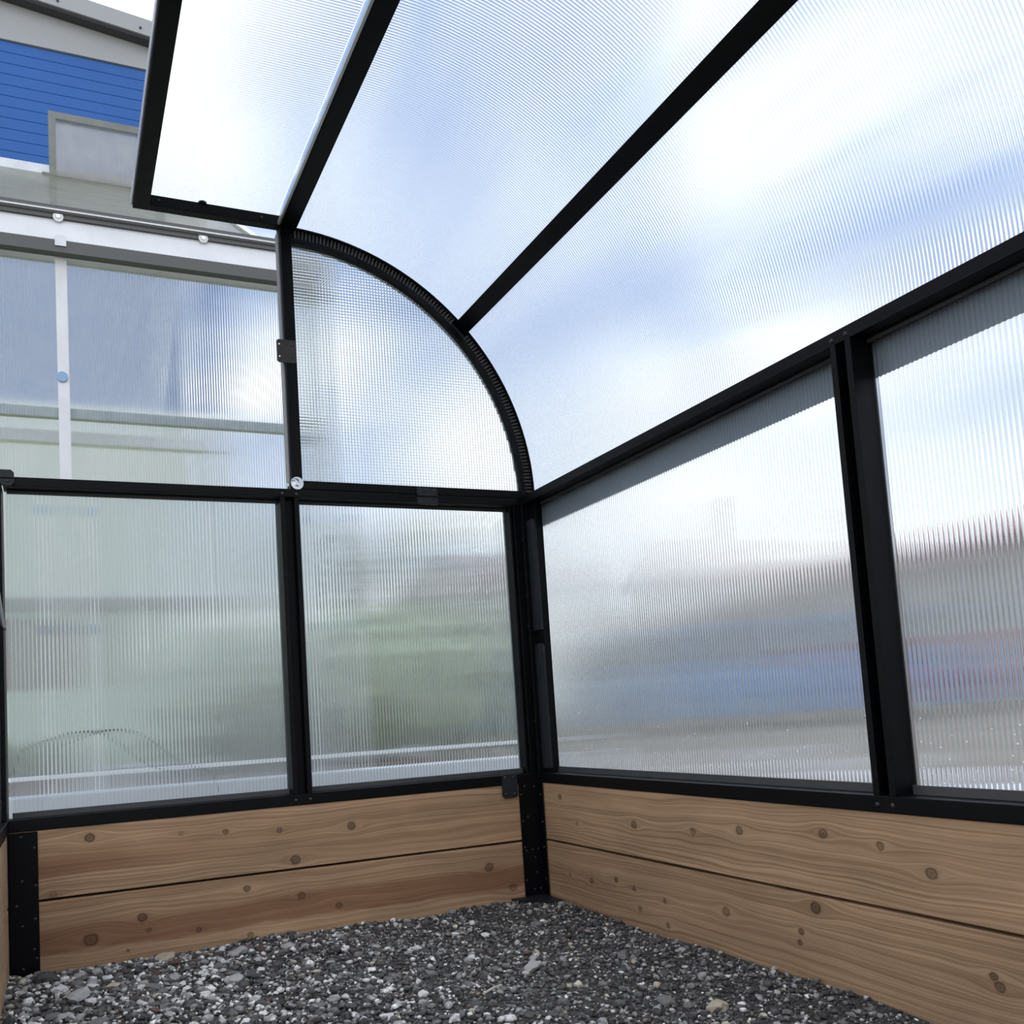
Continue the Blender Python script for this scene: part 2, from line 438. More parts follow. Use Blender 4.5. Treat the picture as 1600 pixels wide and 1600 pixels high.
box('gap_blackout', XL-0.03, 0.03, 0.0315, 0.045, 0.12, 0.17, BLACK, wb)  # black strip added behind the board gap to keep it dark
# steel angles in the two corners
def angle(parent, x0, x1, y0, ycorner, zt, sx):
    """L angle: plate on the end wall x0..x1, leg on the side wall at x = side"""
    b = MB(); b.box(x0, x1, ycorner-0.003, ycorner, -0.012, zt, 0.0008)
    xs = (x0, x0+0.003) if sx < 0 else (x1-0.003, x1)
    b.box(xs[0], xs[1], y0, ycorner-0.003, -0.012, zt, 0.0008)
    return b.build('corner_angle', BLACK, parent)
a1 = angle(wb, -1.2425, -1.186, -0.05, 0.002, 0.2885, -1)
for p in ((-1.218, .279), (-1.193, .255), (-1.217, .189), (-1.192, .178), (-1.218, .098), (-1.194, .11), (-1.218, .012), (-1.197, .049), (-1.192, .03), (-1.228, .14)):
    screw(a1, (p[0], -0.001, p[1]), (0, -1, 0), 0.0034)
a2 = angle(wb, -0.057, -0.0005, -0.026, 0.002, 0.294, 1)
for p in ((-.040, .283), (-.052, .262), (-.036, .205), (-.051, .195), (-.05, .128), (-.046, .119), (-.022, .100), (-.028, .12), (-.012, .121), (-.02, .062), (-.051, .045), (-.03, .02), (-.012, .28), (-.012, .02)):
    screw(a2, (p[0], -0.001, p[1]), (0, -1, 0), 0.0032)
for p in ((-.016, .26), (-.018, .19), (-.017, .125), (-.016, .045)):
    screw(a2, (-0.0035, p[0], p[1]), (-1, 0, 0), 0.0034)
def plate_outline(w, h, c):
    return [(c, 0), (w-c, 0), (w, c), (w, h-c), (w-c, h), (c, h), (0, h-c), (0, c)]
def plate(parent, name, x0, z0, w, h, y0, y1, screws, c=0.006, sr=0.0045, m=None):
    o = MB().prism(plate_outline(w, h, c), y0, y1, lambda p, q, t: (x0+p, t, z0+q)).build(name, m or PLATE, parent)
    for p in screws: screw(o, (x0+p[0], y0+0.0005, z0+p[1]), (0, -1, 0), sr)
    return o
plate(wb, 'joining_plate', -0.105, 0.257, 0.043, 0.061, -0.005, -0.0005, ((.009, .010), (.034, .010), (.009, .052), (.034, .052)))
h1 = plate(wb, 'hinge', -0.293, 1.0165, 0.057, 0.0235, -0.004, 0.0, ((.010, .007), (.047, .007)), 0.004, 0.003)
MB().prism(plate_outline(0.057, 0.021, 0.003), -0.004, 0.0, lambda p, q, t: (-0.293+p, t, 1.0412+q)).build('leaf', PLATE, h1)
for p in ((-.283, 1.054), (-.265, 1.057), (-.246, 1.054)): screw(h1, (p[0], -0.0035, p[1]), (0, -1, 0), 0.003)
MB().cyl((-0.292, -0.005, 1.0405), (1, 0, 0), 0.0035, 0.055).build('hinge_pin', PLATE, h1)
h2 = plate(wb, 'hinge', XL-0.02, 1.0235, 0.043, 0.034, -0.006, 0.0, ((.03, .010),), 0.006, 0.0035)
MB().cyl((XL-0.02, -0.006, 1.041), (1, 0, 0), 0.003, 0.042).build('hinge_pin', PLATE, h2)
# foot gusset in the corner
MB().prism([(-0.10, -0.003), (-0.004, -0.003), (-0.004, -0.10), (-0.075, -0.075)], 0.001, 0.005, lambda p, q, t: (p, q, t)).build('foot_gusset', PLATE, wb)

# quarter-round gable light above the middle rail
ga = empty('gable_light', (0, 0, 0), wb)
ga['label'] = 'quarter-round sheet with crossed ribs above the middle rail'
b = MB().box(-0.614, -0.587, 0.0, 0.042, ZM, 1.708, 0.001)
b.build('gable_post', BLACK, ga)
box('lit_post_side', -0.6185, -0.6142, 0.012, 0.04, ZM, 1.700, simple('lit_side_grey', (0.30, 0.31, 0.32), 0.4, 0.6), ga, 0.0005)  # pale strip stands in for skylight on the black post's left side
box('gable_rail', -0.587, 0.022, 0.0015, 0.042, ZM+0.0015, 1.066, BLACK, ga, 0.001)
def arc_band(r0, r1, y0, y1, t0, t1, n, name, m, parent, cx=CX, cz=CZ):
    b = MB(); V = []; F = []
    for i in range(n+1):
        a = t0+(t1-t0)*i/n; c, s = math.cos(a), math.sin(a)
        V += [(cx+r0*c, y0, cz+r0*s), (cx+r1*c, y0, cz+r1*s), (cx+r1*c, y1, cz+r1*s), (cx+r0*c, y1, cz+r0*s)]
        if i:
            k = 4*(i-1)
            for j in range(4): F.append((k+j, k+(j+1) % 4, k+4+(j+1) % 4, k+4+j))
    F.append((0, 1, 2, 3)); F.append((4*n+3, 4*n+2, 4*n+1, 4*n))
    return mesh_obj(name, V, F, m, parent)
T1 = math.radians(88.5)
arc_band(0.608, 0.622, 0.0, 0.014, 0.0, T1, 40, 'gable_arch', BLACK, ga)
arc_band(0.618, 0.650, 0.023, 0.042, 0.0, T1, 40, 'edge_seal', GASKET, ga)
arc_band(0.6455, 0.650, 0.0, 0.0228, 0.0, T1, 40, 'arch_lip', BLACK, ga)
V = []; F = []
for i in range(104):
    a = 0.008+(T1-0.01)*i/104
    if abs(a-math.radians(43.7)) < 0.035: continue
    da = 0.0042
    k = len(V)
    for y in (0.006, 0.023):
        for (r, t) in ((0.6215, a), (0.646, a), (0.646, a+2*da), (0.6215, a+2*da)):
            V.append((CX+r*math.cos(t), y, CZ+r*math.sin(t)))
    F += [tuple(k+j for j in q) for q in ((0, 1, 2, 3), (7, 6, 5, 4), (0, 4, 5, 1), (1, 5, 6, 2), (2, 6, 7, 3), (3, 7, 4, 0))]
tag(mesh_obj('seal_teeth', V, F, simple('rubber_seal', (0.06, 0.06, 0.062), 0.5), ga), kind='stuff')
g0 = (-0.592, 1.058)
pane('gable_panel', 0.62, 0.62, 0.0078, lambda u, v, w: (g0[0]+u, 0.0155+w, g0[1]+v), ga, cross=True, per=4, amp=0.0004,
     keep=lambda u, v: (g0[0]+u-CX)**2+(g0[1]+v-CZ)**2 < 0.617**2)
# latch plate with open holes, on the post
b = MB()
bm = bmesh.new()
lx, lz = -0.636, 1.358
def holed(w0, w1, h0, h1, holes, r, y0, y1):
    """thin plate built from a grid with square holes left open"""
    xs = sorted({w0, w1, *[h[0]-r for h in holes], *[h[0]+r for h in holes]}); zs = sorted({h0, h1, *[h[1]-r for h in holes], *[h[1]+r for h in holes]})
    for i in range(len(xs)-1):
        for j in range(len(zs)-1):
            cxx, czz = (xs[i]+xs[i+1])/2, (zs[j]+zs[j+1])/2
            if any(abs(cxx-h[0]) < r and abs(czz-h[1]) < r for h in holes): continue
            b.box(xs[i], xs[i+1], y0, y1, zs[j], zs[j+1])
bm.free()
holed(lx, lx+0.047, lz+0.004, lz+0.053, ((lx+0.0065, lz+0.0145), (lx+0.0065, lz+0.0455)), 0.0022, -0.003, -0.0002)
b.prism([(0.004, 0), (0.047, 0), (0.047, 0.0042), (0, 0.0042)], -0.003, -0.0002, lambda p, q, t: (lx+p, t, lz+q-0.0005))
b.prism([(0, 0.0525), (0.047, 0.0525), (0.047, 0.057), (0.004, 0.057)], -0.003, -0.0002, lambda p, q, t: (lx+p, t, lz+q))
lp = b.build('latch_plate', simple('bronze_black_plate', (0.03, 0.024, 0.024), 0.45), ga)
for q in ((0.038, 0.014), (0.038, 0.045)): screw(lp, (lx+q[0], -0.003, lz+q[1]), (0, -1, 0), 0.0038)
# washer and eye bolt low on the post
bo = MB().cyl((-0.601, -0.0005, 1.058), (0, -1, 0), 0.0155, 0.0022, 26).build('washer', CHROME, ga)
MB().cyl((-0.601, -0.0025, 1.058), (0, -1, 0), 0.0085, 0.006, 6, 0.0078).build('bolt_head', CHROME, bo)
MB().tube([(-0.608+0.009*math.cos(t), -0.0095-0.003*math.sin(t), 1.060+0.006*math.sin(t)) for t in np.linspace(-0.4, 3.4, 12)], 0.0014, 6).build('spring_clip', CHROME, bo)
MB().cyl((-0.6195, 0.015, 1.054), (-1, 0, 0), 0.009, 0.003, 20).build('nut_washer', CHROME, bo)

# ------------------------------------------------------------------ right wall
wr = struct('wall_right', 'long right wall of timber boards, black frame and ribbed clear sheets')
box('bottom_rail', 0.0, 0.056, NY, -0.0005, ZB, ZT, BLACK, wr)
MB().prism([(0.0, ZM0), (0.088, ZM0), (0.092, ZM0+0.006), (0.092, ZM+0.012), (0.066, ZM+0.016), (0.066, ZM), (0.0, ZM)], NY, 0.05,
           lambda p, q, t: (p, t, q)).build('eave_beam', BLACK, wr)
box('eave_flashing', 0.0585, 0.0605, NY, 0.05, 0.966, ZM0+0.001, simple('slate_grey_flashing', (0.33, 0.37, 0.44), 0.5), wr, 0.0004)
channel('mullion', wr, -1.1275, -1.086, ZT, ZM0, 1)
for y in (-1.120, -1.092):
    screw(wr, (0.0, y, ZM0+0.008), (-1, 0, 0)); screw(wr, (0.0, y, ZT-0.0135), (-1, 0, 0))
for y0, y1 in ((-1.086, -0.02), (NY, -1.1275)):
    box('gasket', GP-0.006, GP-0.001, y0, y1, ZT, ZT+0.014, GASKET, wr, 0.0005)
    box('gasket', GP-0.006, GP-0.001, y0, y1, ZM0-0.006, ZM0, GASKET, wr, 0.0005)
def wall_pane_y(y0, y1, z0, z1, parent, x=GP, **k):
    return pane('clear_panel', y1-y0, z1-z0, PITCH, lambda u, v, w: (x+w, y1-u, z0+v), parent, **k)
wall_pane_y(-1.090, -0.012, ZT-0.004, ZM0+0.004, wr)
wall_pane_y(NY, -1.123, ZT-0.004, ZM0+0.004, wr)
box('corner_stile', 0.0, 0.05, -0.012, 0.0, ZT, ZM0, BLACK, wr)
for z0, z1 in ((0.686, 0.980), (0.327, 0.650)):
    MB().prism([(-0.010, z0), (-0.010, z1), (-0.046, z1), (-0.055, z1-0.008), (-0.055, z0)], 0.012, 0.018,
               lambda p, q, t: (t, p, q)).build('cover_strip', PLATE, wr)
box('stile_backing', 0.020, 0.040, -0.050, -0.012, ZT, ZM0, BLACK, wr)
for z in (0.93, 0.78, 0.70, 0.45): screw(wr, (0.0, -0.006, z), (-1, 0, 0), 0.0025)
box('plank', 0.003, 0.031, NY, 0.0025, 0.1472, 0.2898, MW[2], wr, 0.002)
box('plank', 0.003, 0.031, NY, 0.0025, -0.01, 0.1418, MW[3], wr, 0.002)

box('gap_blackout', 0.0315, 0.045, NY, 0.0, 0.12, 0.17, BLACK, wr)  # added black strip, stops light leaking through the board gap
# ------------------------------------------------------------------ left wall (only a sliver shows)
wl = struct('wall_left', 'low left wall of pale boards with a black rail')
box('bottom_rail', XL-0.05, XL+0.0005, NY, -0.004, ZB, ZT, BLACK, wl)
box('corner_post', XL-0.05, XL-0.0015, -0.030, 0.056, ZT, ZM0, BLACK, wl)
box('corner_post', XL-0.050, XL-0.010, -0.060, -0.031, ZT, ZM0, PLATE, wl)
box('plank', XL-0.031, XL-0.001, NY, 0.0025, 0.1472, 0.2898, MW[4], wl, 0.002)
box('plank', XL-0.031, XL-0.001, NY, 0.0025, -0.01, 0.1418, MW[4], wl, 0.002)
st = MB().tube([(XL-0.004, -0.30, 0.80), (XL-0.004, -0.012, 0.717)], 0.006, 10).build('stay_rod', ALU, wl)
MB().cyl((XL-0.008, -0.012, 0.717), (1, 0, 0), 0.006, 0.010).build('stay_pivot', BLACK, st)

# ------------------------------------------------------------------ curved roof
ce = struct('ceiling', 'curved roof of ribbed clear sheets on black bars')
box('ridge_bar', -0.614, -0.573, NY+0.4, 0.042, 1.706, 1.734, BLACK, ce)
PA = math.radians(43.7)
def roof_pt(th, y, r): return (CX+r*math.cos(th), y, CZ+r*math.sin(th))
b = MB()
hw = 0.0205
def purl(p, q, t):   # p tangential, q radial
    r = 0.645+q
    cx_, cz_ = CX+r*math.cos(PA), CZ+r*math.sin(PA)
    return (cx_-math.sin(PA)*p, t, cz_+math.cos(PA)*p)
b.prism([(-hw, 0), (hw, 0), (hw, 0.018), (-hw, 0.018)], NY+0.4, 0.042, purl)
b.build('purlin', BLACK, ce)
RP = 0.0066
def roof_pane(t0, t1, name):
    y1, y0 = 0.03, NY+0.4
    H = RR*(t1-t0)
    return pane(name, y1-y0, H, RP, lambda u, v, w: roof_pt(t0+v/RR, y1-u, RR+0.004+w), ce, ribmat=ROOF_RIB, vseg=14, per=4, thick=0.006, amp=0.0007)
roof_pane(math.radians(-1.5), PA-0.024, 'roof_panel')
roof_pane(PA+0.024, math.radians(87.6), 'roof_panel')

# ------------------------------------------------------------------ hinged flap beside the ridge
fl = tag(empty('roof_flap', (-0.78, 0.0, 1.705)), 'open flat roof flap of ribbed sheet in a black frame above the gap', 'roof flap')
def P_(o): o.matrix_parent_inverse = Matrix.Translation((0.78, 0.0, -1.705)); return o
P_(box('frame_bar', -0.957, -0.921, NY+0.4, 0.020, 1.705, 1.732, BLACK, fl))
eb = P_(box('frame_bar', -0.921, -0.6145, -0.006, 0.020, 1.705, 1.731, BLACK, fl))
for x in (-0.90, -0.66): P_(screw(fl, (0, 0, 0), (0, -1, 0), 0.003)).location = (x, -0.006, 1.72)
P_(MB().cyl((-0.80, -0.004, 1.729), (0, 0, 1), 0.010, 0.004, 16).build('stop_button', PLATE, fl))
P_(box('hinge_strip', -0.621, -0.6155, NY+0.4, -0.006, 1.7065, 1.716, ALU, fl, 0.0005))
P_(box('edge_strip', -0.9605, -0.9575, NY+0.4, 0.020, 1.712, 1.736, ALU, fl, 0.0005))
pane('flap_panel', 1.80, 0.336, 0.0066, lambda u, v, w: (-0.955+v, 0.012-u, 1.7325+w), fl, ribmat=ROOF_RIB, per=4, thick=0.006, amp=0.0005)
P_(bpy.data.objects['flap_panel'])

# ------------------------------------------------------------------ gravel floor
def stone_shape(seed, sub):
    r = np.random.default_rng(seed)
    bm = bmesh.new(); bmesh.ops.create_icosphere(bm, subdivisions=sub, radius=1.0)
    v = np.array([x.co[:] for x in bm.verts]); bm.verts.index_update()
    f = np.array([[q.index for q in p.verts] for p in bm.faces]); bm.free()
    for _ in range(9):
        d = r.normal(size=3); d /= np.linalg.norm(d); lim = r.uniform(0.42, 0.78)
        h = v@d; v = v-np.outer(np.maximum(h-lim, 0), d)
    v *= r.uniform(0.75, 1.2, 3)*np.array([1.15, 1.0, 0.72])
    v += r.normal(size=v.shape)*0.05
    return v, f
def floor_mat():
    m, n, l = mat('dark_gritty_soil')
    o = n.new('ShaderNodeOutputMaterial'); b = n.new('ShaderNodeBsdfPrincipled'); l.new(b.outputs[0], o.inputs[0])
    t = n.new('ShaderNodeTexCoord'); z = n.new('ShaderNodeTexNoise'); z.inputs['Scale'].default_value = 160; z.inputs['Detail'].default_value = 5
    z2 = n.new('ShaderNodeTexVoronoi'); z2.inputs['Scale'].default_value = 260
    l.new(t.outputs['Object'], z.inputs['Vector']); l.new(t.outputs['Object'], z2.inputs['Vector'])
    r = n.new('ShaderNodeValToRGB'); e = r.color_ramp.elements
    e[0].position = 0.3; e[0].color = (0.018, 0.016, 0.014, 1); e[1].position = 0.72; e[1].color = (0.12, 0.11, 0.10, 1)
    l.new(z.outputs['Fac'], r.inputs[0]); l.new(r.outputs[0], b.inputs['Base Color']); b.inputs['Roughness'].default_value = 0.95
    bp = n.new('ShaderNodeBump'); bp.inputs['Distance'].default_value = 0.004; l.new(z2.outputs['Distance'], bp.inputs['Height']); l.new(bp.outputs[0], b.inputs['Normal'])
    return m
def stone_mat():
    m, n, l = mat('mixed_gravel')
    o = n.new('ShaderNodeOutputMaterial'); b = n.new('ShaderNodeBsdfPrincipled'); l.new(b.outputs[0], o.inputs[0])
    a = n.new('ShaderNodeAttribute'); a.attribute_name = 'stone'
    t = n.new('ShaderNodeTexCoord'); z = n.new('ShaderNodeTexNoise'); z.inputs['Scale'].default_value = 220; z.inputs['Detail'].default_value = 4
    l.new(t.outputs['Object'], z.inputs['Vector'])
    mr = n.new('ShaderNodeMapRange'); mr.inputs[1].default_value = 0.3; mr.inputs[2].default_value = 0.7; mr.inputs[3].default_value = 0.6; mr.inputs[4].default_value = 1.35
    l.new(z.outputs['Fac'], mr.inputs[0])
    v = n.new('ShaderNodeVectorMath'); v.operation = 'SCALE'; l.new(a.outputs['Color'], v.inputs[0]); l.new(mr.outputs[0], v.inputs['Scale'])
    l.new(v.outputs[0], b.inputs['Base Color']); b.inputs['Roughness'].default_value = 0.8
    return m
PAL = 1.12*np.array([(.075, .073, .070), (.13, .127, .122), (.045, .043, .041), (.22, .212, .20), (.10, .09, .08), (.38, .37, .35), (.68, .67, .64), (.46, .41, .32), (.17, .105, .085), (.29, .285, .28)])
PW = np.array([.21, .19, .16, .10, .12, .07, .045, .03, .02, .055]); PW = PW/PW.sum()
floor = MB()
NX_, NY_ = 60, 60
fx = np.linspace(-1.30, 0.01, NX_); fy = np.linspace(-1.9, 0.01, NY_)
def ground_z(x, y):
    return -0.004+0.004*math.sin(x*9+1.3)*math.cos(y*7)+0.0025*math.sin(x*23+y*17)+0.012*max(0, min(1, (-0.75-x)/0.5))*max(0, min(1, (-y)/0.15))
V = [(x, y, ground_z(x, y)) for y in fy for x in fx]
F = [(j*NX_+i, j*NX_+i+1, (j+1)*NX_+i+1, (j+1)*NX_+i) for j in range(NY_-1) for i in range(NX_-1)]
fl_o = mesh_obj('floor', V, F, floor_mat(), None, True)
tag(fl_o, 'dark gravel and grit ground inside the timber boards', None, None, 'structure')
shapes = [stone_shape(100+i, 1) for i in range(14)]
SM = stone_mat()
N = 34000
px = RNG.uniform(-1.245, -0.002, N); py = -np.abs(RNG.uniform(0, 1.28, N))-0.002
ok = py > -1.27+0.55*np.clip((-px-0.2), 0, 1.0)-0.05
px, py = px[ok], py[ok]; N = len(px)
big = np.clip((-px-0.35)/0.6, 0.0, 1)
sz = np.exp(RNG.normal(0, 0.45, N))*(0.0030+0.0012*big)
sz = np.clip(sz, 0.0014, 0.0105)
VV = []; FF = []; CC = []; off = 0
ang = RNG.uniform(0, 6.283, (N, 3)); ci = RNG.choice(len(PAL), N, p=PW); bri = RNG.uniform(0.75, 1.25, N)
light_bias = np.where(RNG.uniform(size=N) < 0.16*big, 6, ci)
ci = light_bias
for i in range(N):
    v, f = shapes[i % 14]
    a, b_, c = ang[i]; ca, sa = math.cos(a), math.sin(a); cb, sb = math.cos(b_*0.12), math.sin(b_*0.12)
    R1 = np.array(((ca, -sa, 0), (sa, ca, 0), (0, 0, 1))); R2 = np.array(((1, 0, 0), (0, cb, -sb), (0, sb, cb)))
    w = (v*sz[i])@(R1@R2).T
    x, y = px[i], py[i]
    w = w+np.array((x, y, ground_z(x, y)+sz[i]*(0.25+0.5*(i % 7)/7)))
    VV.append(w); FF.append(f+off); off += len(v)
    CC.append(np.tile(np.append(PAL[ci[i]]*bri[i], 1.0), (len(v), 1)))
VV = np.concatenate(VV); FF = np.concatenate(FF); CC = np.concatenate(CC)
me = bpy.data.meshes.new('gravel')
me.vertices.add(len(VV)); me.vertices.foreach_set('co', VV.astype(np.float32).ravel())
me.loops.add(FF.size); me.loops.foreach_set('vertex_index', FF.astype(np.int32).ravel())
me.polygons.add(len(FF)); me.polygons.foreach_set('loop_start', np.arange(0, FF.size, 3, dtype=np.int32))
me.update(calc_edges=True)
at = me.color_attributes.new('stone', 'FLOAT_COLOR', 'POINT'); at.data.foreach_set('color', CC.astype(np.float32).ravel())
me.materials.append(SM)
tag(link(bpy.data.objects.new('gravel', me), fl_o), kind='stuff')
# the larger stones, one object each
def stone_plain(name, col):
    return simple(name, col, 0.8, noise=0.3, nscale=120, bump=0.4)
SP = [stone_plain('stone_dark', (.085, .083, .08)), stone_plain('stone_mid', (.18, .175, .168)), stone_plain('stone_pale', (.42, .41, .39)),
      stone_plain('stone_white', (.70, .69, .66)), stone_plain('stone_tan', (.50, .43, .32)), stone_plain('stone_red', (.12, .07, .06))]
SMESH = {}
def stone(x, y, r, mi, sh, rz=0.0, flat=1.0):
    key = (mi, sh)
    if key not in SMESH:
        v, f = stone_shape(400+sh, 2)
        m2 = bpy.data.meshes.new('stone'); m2.from_pydata([tuple(q) for q in v], [], [tuple(map(int, q)) for q in f]); m2.materials.append(SP[mi]); m2.update()
        SMESH[key] = m2
    o = link(bpy.data.objects.new('stone', SMESH[key]), fl_o)
    o.location = (x, y, ground_z(x, y)+r*0.38*flat); o.scale = (r, r, r*flat); o.rotation_euler = (random.uniform(-.25, .25), random.uniform(-.25, .25), rz)
    return o
for (x, y, r, mi, sh) in ((-1.170, -0.135, .026, 0, 0), (-0.945, -0.05, .021, 4, 1), (-1.115, -0.30, .022, 2, 2), (-1.13, -0.155, .011, 4, 3), (-1.08, -0.085, .016, 2, 4),
                          (-0.842, -0.185, .011, 3, 5), (-0.349, -0.590, .019, 2, 1), (-0.846, -0.325, .017, 2, 6), (-0.93, -0.12, .014, 5, 2), (-0.80, -0.11, .022, 2, 3),
                          (-1.15, -0.22, .016, 3, 6), (-1.06, -0.25, .014, 4, 5), (-1.19, -0.07, .018, 1, 4), (-0.99, -0.30, .017, 1, 0), (-0.70, -0.13, .016, 2, 5),
                          (-0.42, -0.46, .012, 3, 3), (-0.25, -0.86, .014, 1, 2), (-0.20, -0.93, .018, 4, 6), (-0.16, -0.60, .015, 1, 1), (-0.58, -0.62, .014, 3, 4),
                          (-0.31, -0.30, .010, 3, 2), (-0.47, -0.30, .011, 3, 6), (-0.18, -0.28, .015, 1, 0), (-0.60, -0.22, .013, 3, 1), (-0.38, -0.12, .016, 0, 3)):
    stone(x, y, r, mi, sh, random.uniform(0, 6.28))
cnt = 0
while cnt < 270:
    x, y = random.uniform(-1.22, -0.02), random.uniform(-1.2, -0.02)
    if y < -1.2+0.6*max(0, -x-0.2): continue
    bias = max(0.0, min(1, (-x-0.3)/0.6))
    if random.random() > 0.35+0.65*bias: continue
    r = random.uniform(0.007, 0.0105)*(1+0.35*bias)
    mi = random.choices(range(6), (30, 26, 15+8*bias, 9+6*bias, 3, 3))[0]
    stone(x, y, r, mi, random.randrange(7), random.uniform(0, 6.28), random.uniform(0.8, 1.0)); cnt += 1
tw = MB().tube([(-0.50, -0.70, 0.012), (-0.475, -0.685, 0.0135), (-0.455, -0.675, 0.0125)], 0.0022, 6).build('twig', simple('pale_dry_twig', (0.5, 0.46, 0.38), 0.8), None)
tag(tw, 'short pale dry stick lying on the gravel', 'twig')

# ------------------------------------------------------------------ outside ground
def out_mat():
    m, n, l = mat('brown_grey_yard')
    o = n.new('ShaderNodeOutputMaterial'); b = n.new('ShaderNodeBsdfPrincipled'); l.new(b.outputs[0], o.inputs[0])
    t = n.new('ShaderNodeTexCoord'); z = n.new('ShaderNodeTexNoise'); z.inputs['Scale'].default_value = 0.5; z.inputs['Detail'].default_value = 8
    l.new(t.outputs['Object'], z.inputs['Vector'])
    r = n.new('ShaderNodeValToRGB'); e = r.color_ramp.elements
    e[0].position = 0.35; e[0].color = (0.125, 0.105, 0.08, 1); e[1].position = 0.68; e[1].color = (0.25, 0.225, 0.18, 1)
    l.new(z.outputs['Fac'], r.inputs[0]); l.new(r.outputs[0], b.inputs['Base Color']); b.inputs['Roughness'].default_value = 0.95
    return m
V = []; F = []
gx = np.linspace(-40, 60, 60); gy = np.linspace(-80, 70, 60)
for y in gy:
    for x in gx: V.append((x, y, -0.03+(0.0 if abs(x) < 4 and abs(y) < 4 else 0.05*math.sin(x*0.7)*math.cos(y*0.5))))
F = [(j*60+i, j*60+i+1, (j+1)*60+i+1, (j+1)*60+i) for j in range(59) for i in range(59)]
tag(mesh_obj('ground', V, F, out_mat(), None, True), 'brown grey gravel yard outside the greenhouse', None, None, 'structure')

# ------------------------------------------------------------------ neighbouring aluminium greenhouse beyond the end wall
WHITE_ALU = simple('pale_anodised_aluminium', (0.86, 0.89, 0.90), 0.45, 0.0, noise=0.05, nscale=12)
DARK_ALU = simple('dark_grey_profile', (0.12, 0.125, 0.12), 0.5, 0.3)  # dark grey of the eave lip and gutter
NB_ROOF = pane_mat('milky_roof_polycarbonate', 1.15, 0.15, 0.40, 0.1, (0.9, 0.9, 0.88), (0.92, 0.91, 0.87))
gh = tag(empty('greenhouse', (-0.7, 2.2, 0.0)), 'silver aluminium greenhouse with ribbed panes, standing beyond the end wall', 'greenhouse')
def G(o): o.matrix_parent_inverse = Matrix.Translation((0.7, -2.2, 0.0)); return o
GX0, GX1, GY0, GY1 = -2.9, 0.66, 1.0, 3.4
G(box('base_sill', GX0, GX1, 0.955, 1.045, -0.03, 0.310, simple('pale_grey_sill', (0.62, 0.66, 0.70), 0.6, noise=0.06, nscale=6), gh, 0.006))
G(box('lower_rail', GX0, GX1, 0.992, 1.006, 0.356, 0.369, WHITE_ALU, gh))
G(box('middle_rail', GX0, -0.215, 1.020, 1.045, 1.518, 1.552, ALU, gh))
beam = G(MB().prism([(0.985, 2.043), (0.950, 2.086), (0.972, 2.168), (1.03, 2.168), (1.03, 2.043)], GX0, -0.215, lambda p, q, t: (t, p, q)).build('eave_beam', WHITE_ALU, gh))
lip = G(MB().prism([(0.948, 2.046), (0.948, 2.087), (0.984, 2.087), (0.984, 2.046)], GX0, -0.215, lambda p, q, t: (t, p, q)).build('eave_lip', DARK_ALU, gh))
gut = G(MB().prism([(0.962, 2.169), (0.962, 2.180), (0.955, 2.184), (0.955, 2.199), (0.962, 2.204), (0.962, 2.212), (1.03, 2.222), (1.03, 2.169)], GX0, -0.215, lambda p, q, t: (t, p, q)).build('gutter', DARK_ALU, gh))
gl2 = G(box('gutter_bead', GX0, -0.215, 0.951, 0.956, 2.189, 2.194, WHITE_ALU, gh, 0.0005))
def washer(parent, p, r=0.016):
    o = G(MB().cyl(p, (0, -1, 0), r, 0.003, 20).build('bolt', WHITE_ALU, parent))
    s = MB().cyl((p[0], p[1]-0.003, p[2]), (0, -1, 0), r*0.4, 0.004, 10).build('bolt_head', CHROME, o)
    return o
for p in ((-1.111, 0.962, 2.172), (-0.651, 0.962, 2.172), (-0.19, 0.962, 2.172)): washer(gh, p)
bars = (-1.98, -1.106, -0.238)
for x in bars:
    br = G(box('glazing_bar', x-0.0175, x+0.0175, 0.984, 1.012, 0.310, 2.05, WHITE_ALU, gh))
    MB().prism([(-0.017, 0), (0.017, 0), (0.017, 0.030), (0.011, 0.036), (-0.011, 0.036), (-0.017, 0.030)], 0.944, 0.9475, lambda p, q, t: (x+p, t, 2.066+q)).build('clip', ALU, br)
    for z in (1.642, 1.202, 0.82):
        w = MB().cyl((x-0.004, 0.9835, z), (0, -1, 0), 0.017, 0.006, 20).build('bolt', simple('blue_grey_washer', (0.25, 0.38, 0.55), 0.35, 0.5) if z == 1.642 and x == bars[0] else bpy.data.materials['blue_grey_washer'], br)
for a, c in zip(bars[:-1], bars[1:]):
    G(pane('side_pane', c-a-0.02, 1.76, 0.0088, lambda u, v, w, a=a: (a+0.01+u, 1.012+w, 0.305+v), gh, NB_IN, NB_OUT, NB_RIB, per=4, amp=0.0005))
for a, c in ((-2.9, -1.136), (-1.135, -0.47)):
    def rp(u, v, w, a=a):
        t = v/1.46
        return (a+u, 1.0+1.2*t-0.57*w, 2.215+0.83*t+0.82*w)
    G(pane('roof_pane', c-a, 1.46, 0.0088, rp, gh, NB_ROOF, NB_ROOF, NB_RIB, per=4, amp=0.0005))
    G(pane('rear_roof_pane', c-a, 1.46, 0.0088, lambda u, v, w, a=a: (a+u, 3.4-1.2*v/1.46+0.57*w, 2.215+0.83*v/1.46+0.82*w), gh, NB_IN, NB_OUT, RIB, per=4, amp=0.0005))
G(MB().prism([(2.17, 3.03), (2.17, 3.075), (2.20, 3.085), (2.23, 3.075), (2.23, 3.03)], GX0, -0.46, lambda p, q, t: (t, p, q)).build('ridge_rail', ALU, gh))
for a in (-0.465,):
    G(MB().prism([(1.0, 2.205), (1.0, 2.235), (2.2, 3.06), (2.2, 3.03)], a-0.014, a+0.014, lambda p, q, t: (t, p, q)).build('rafter', ALU, gh))
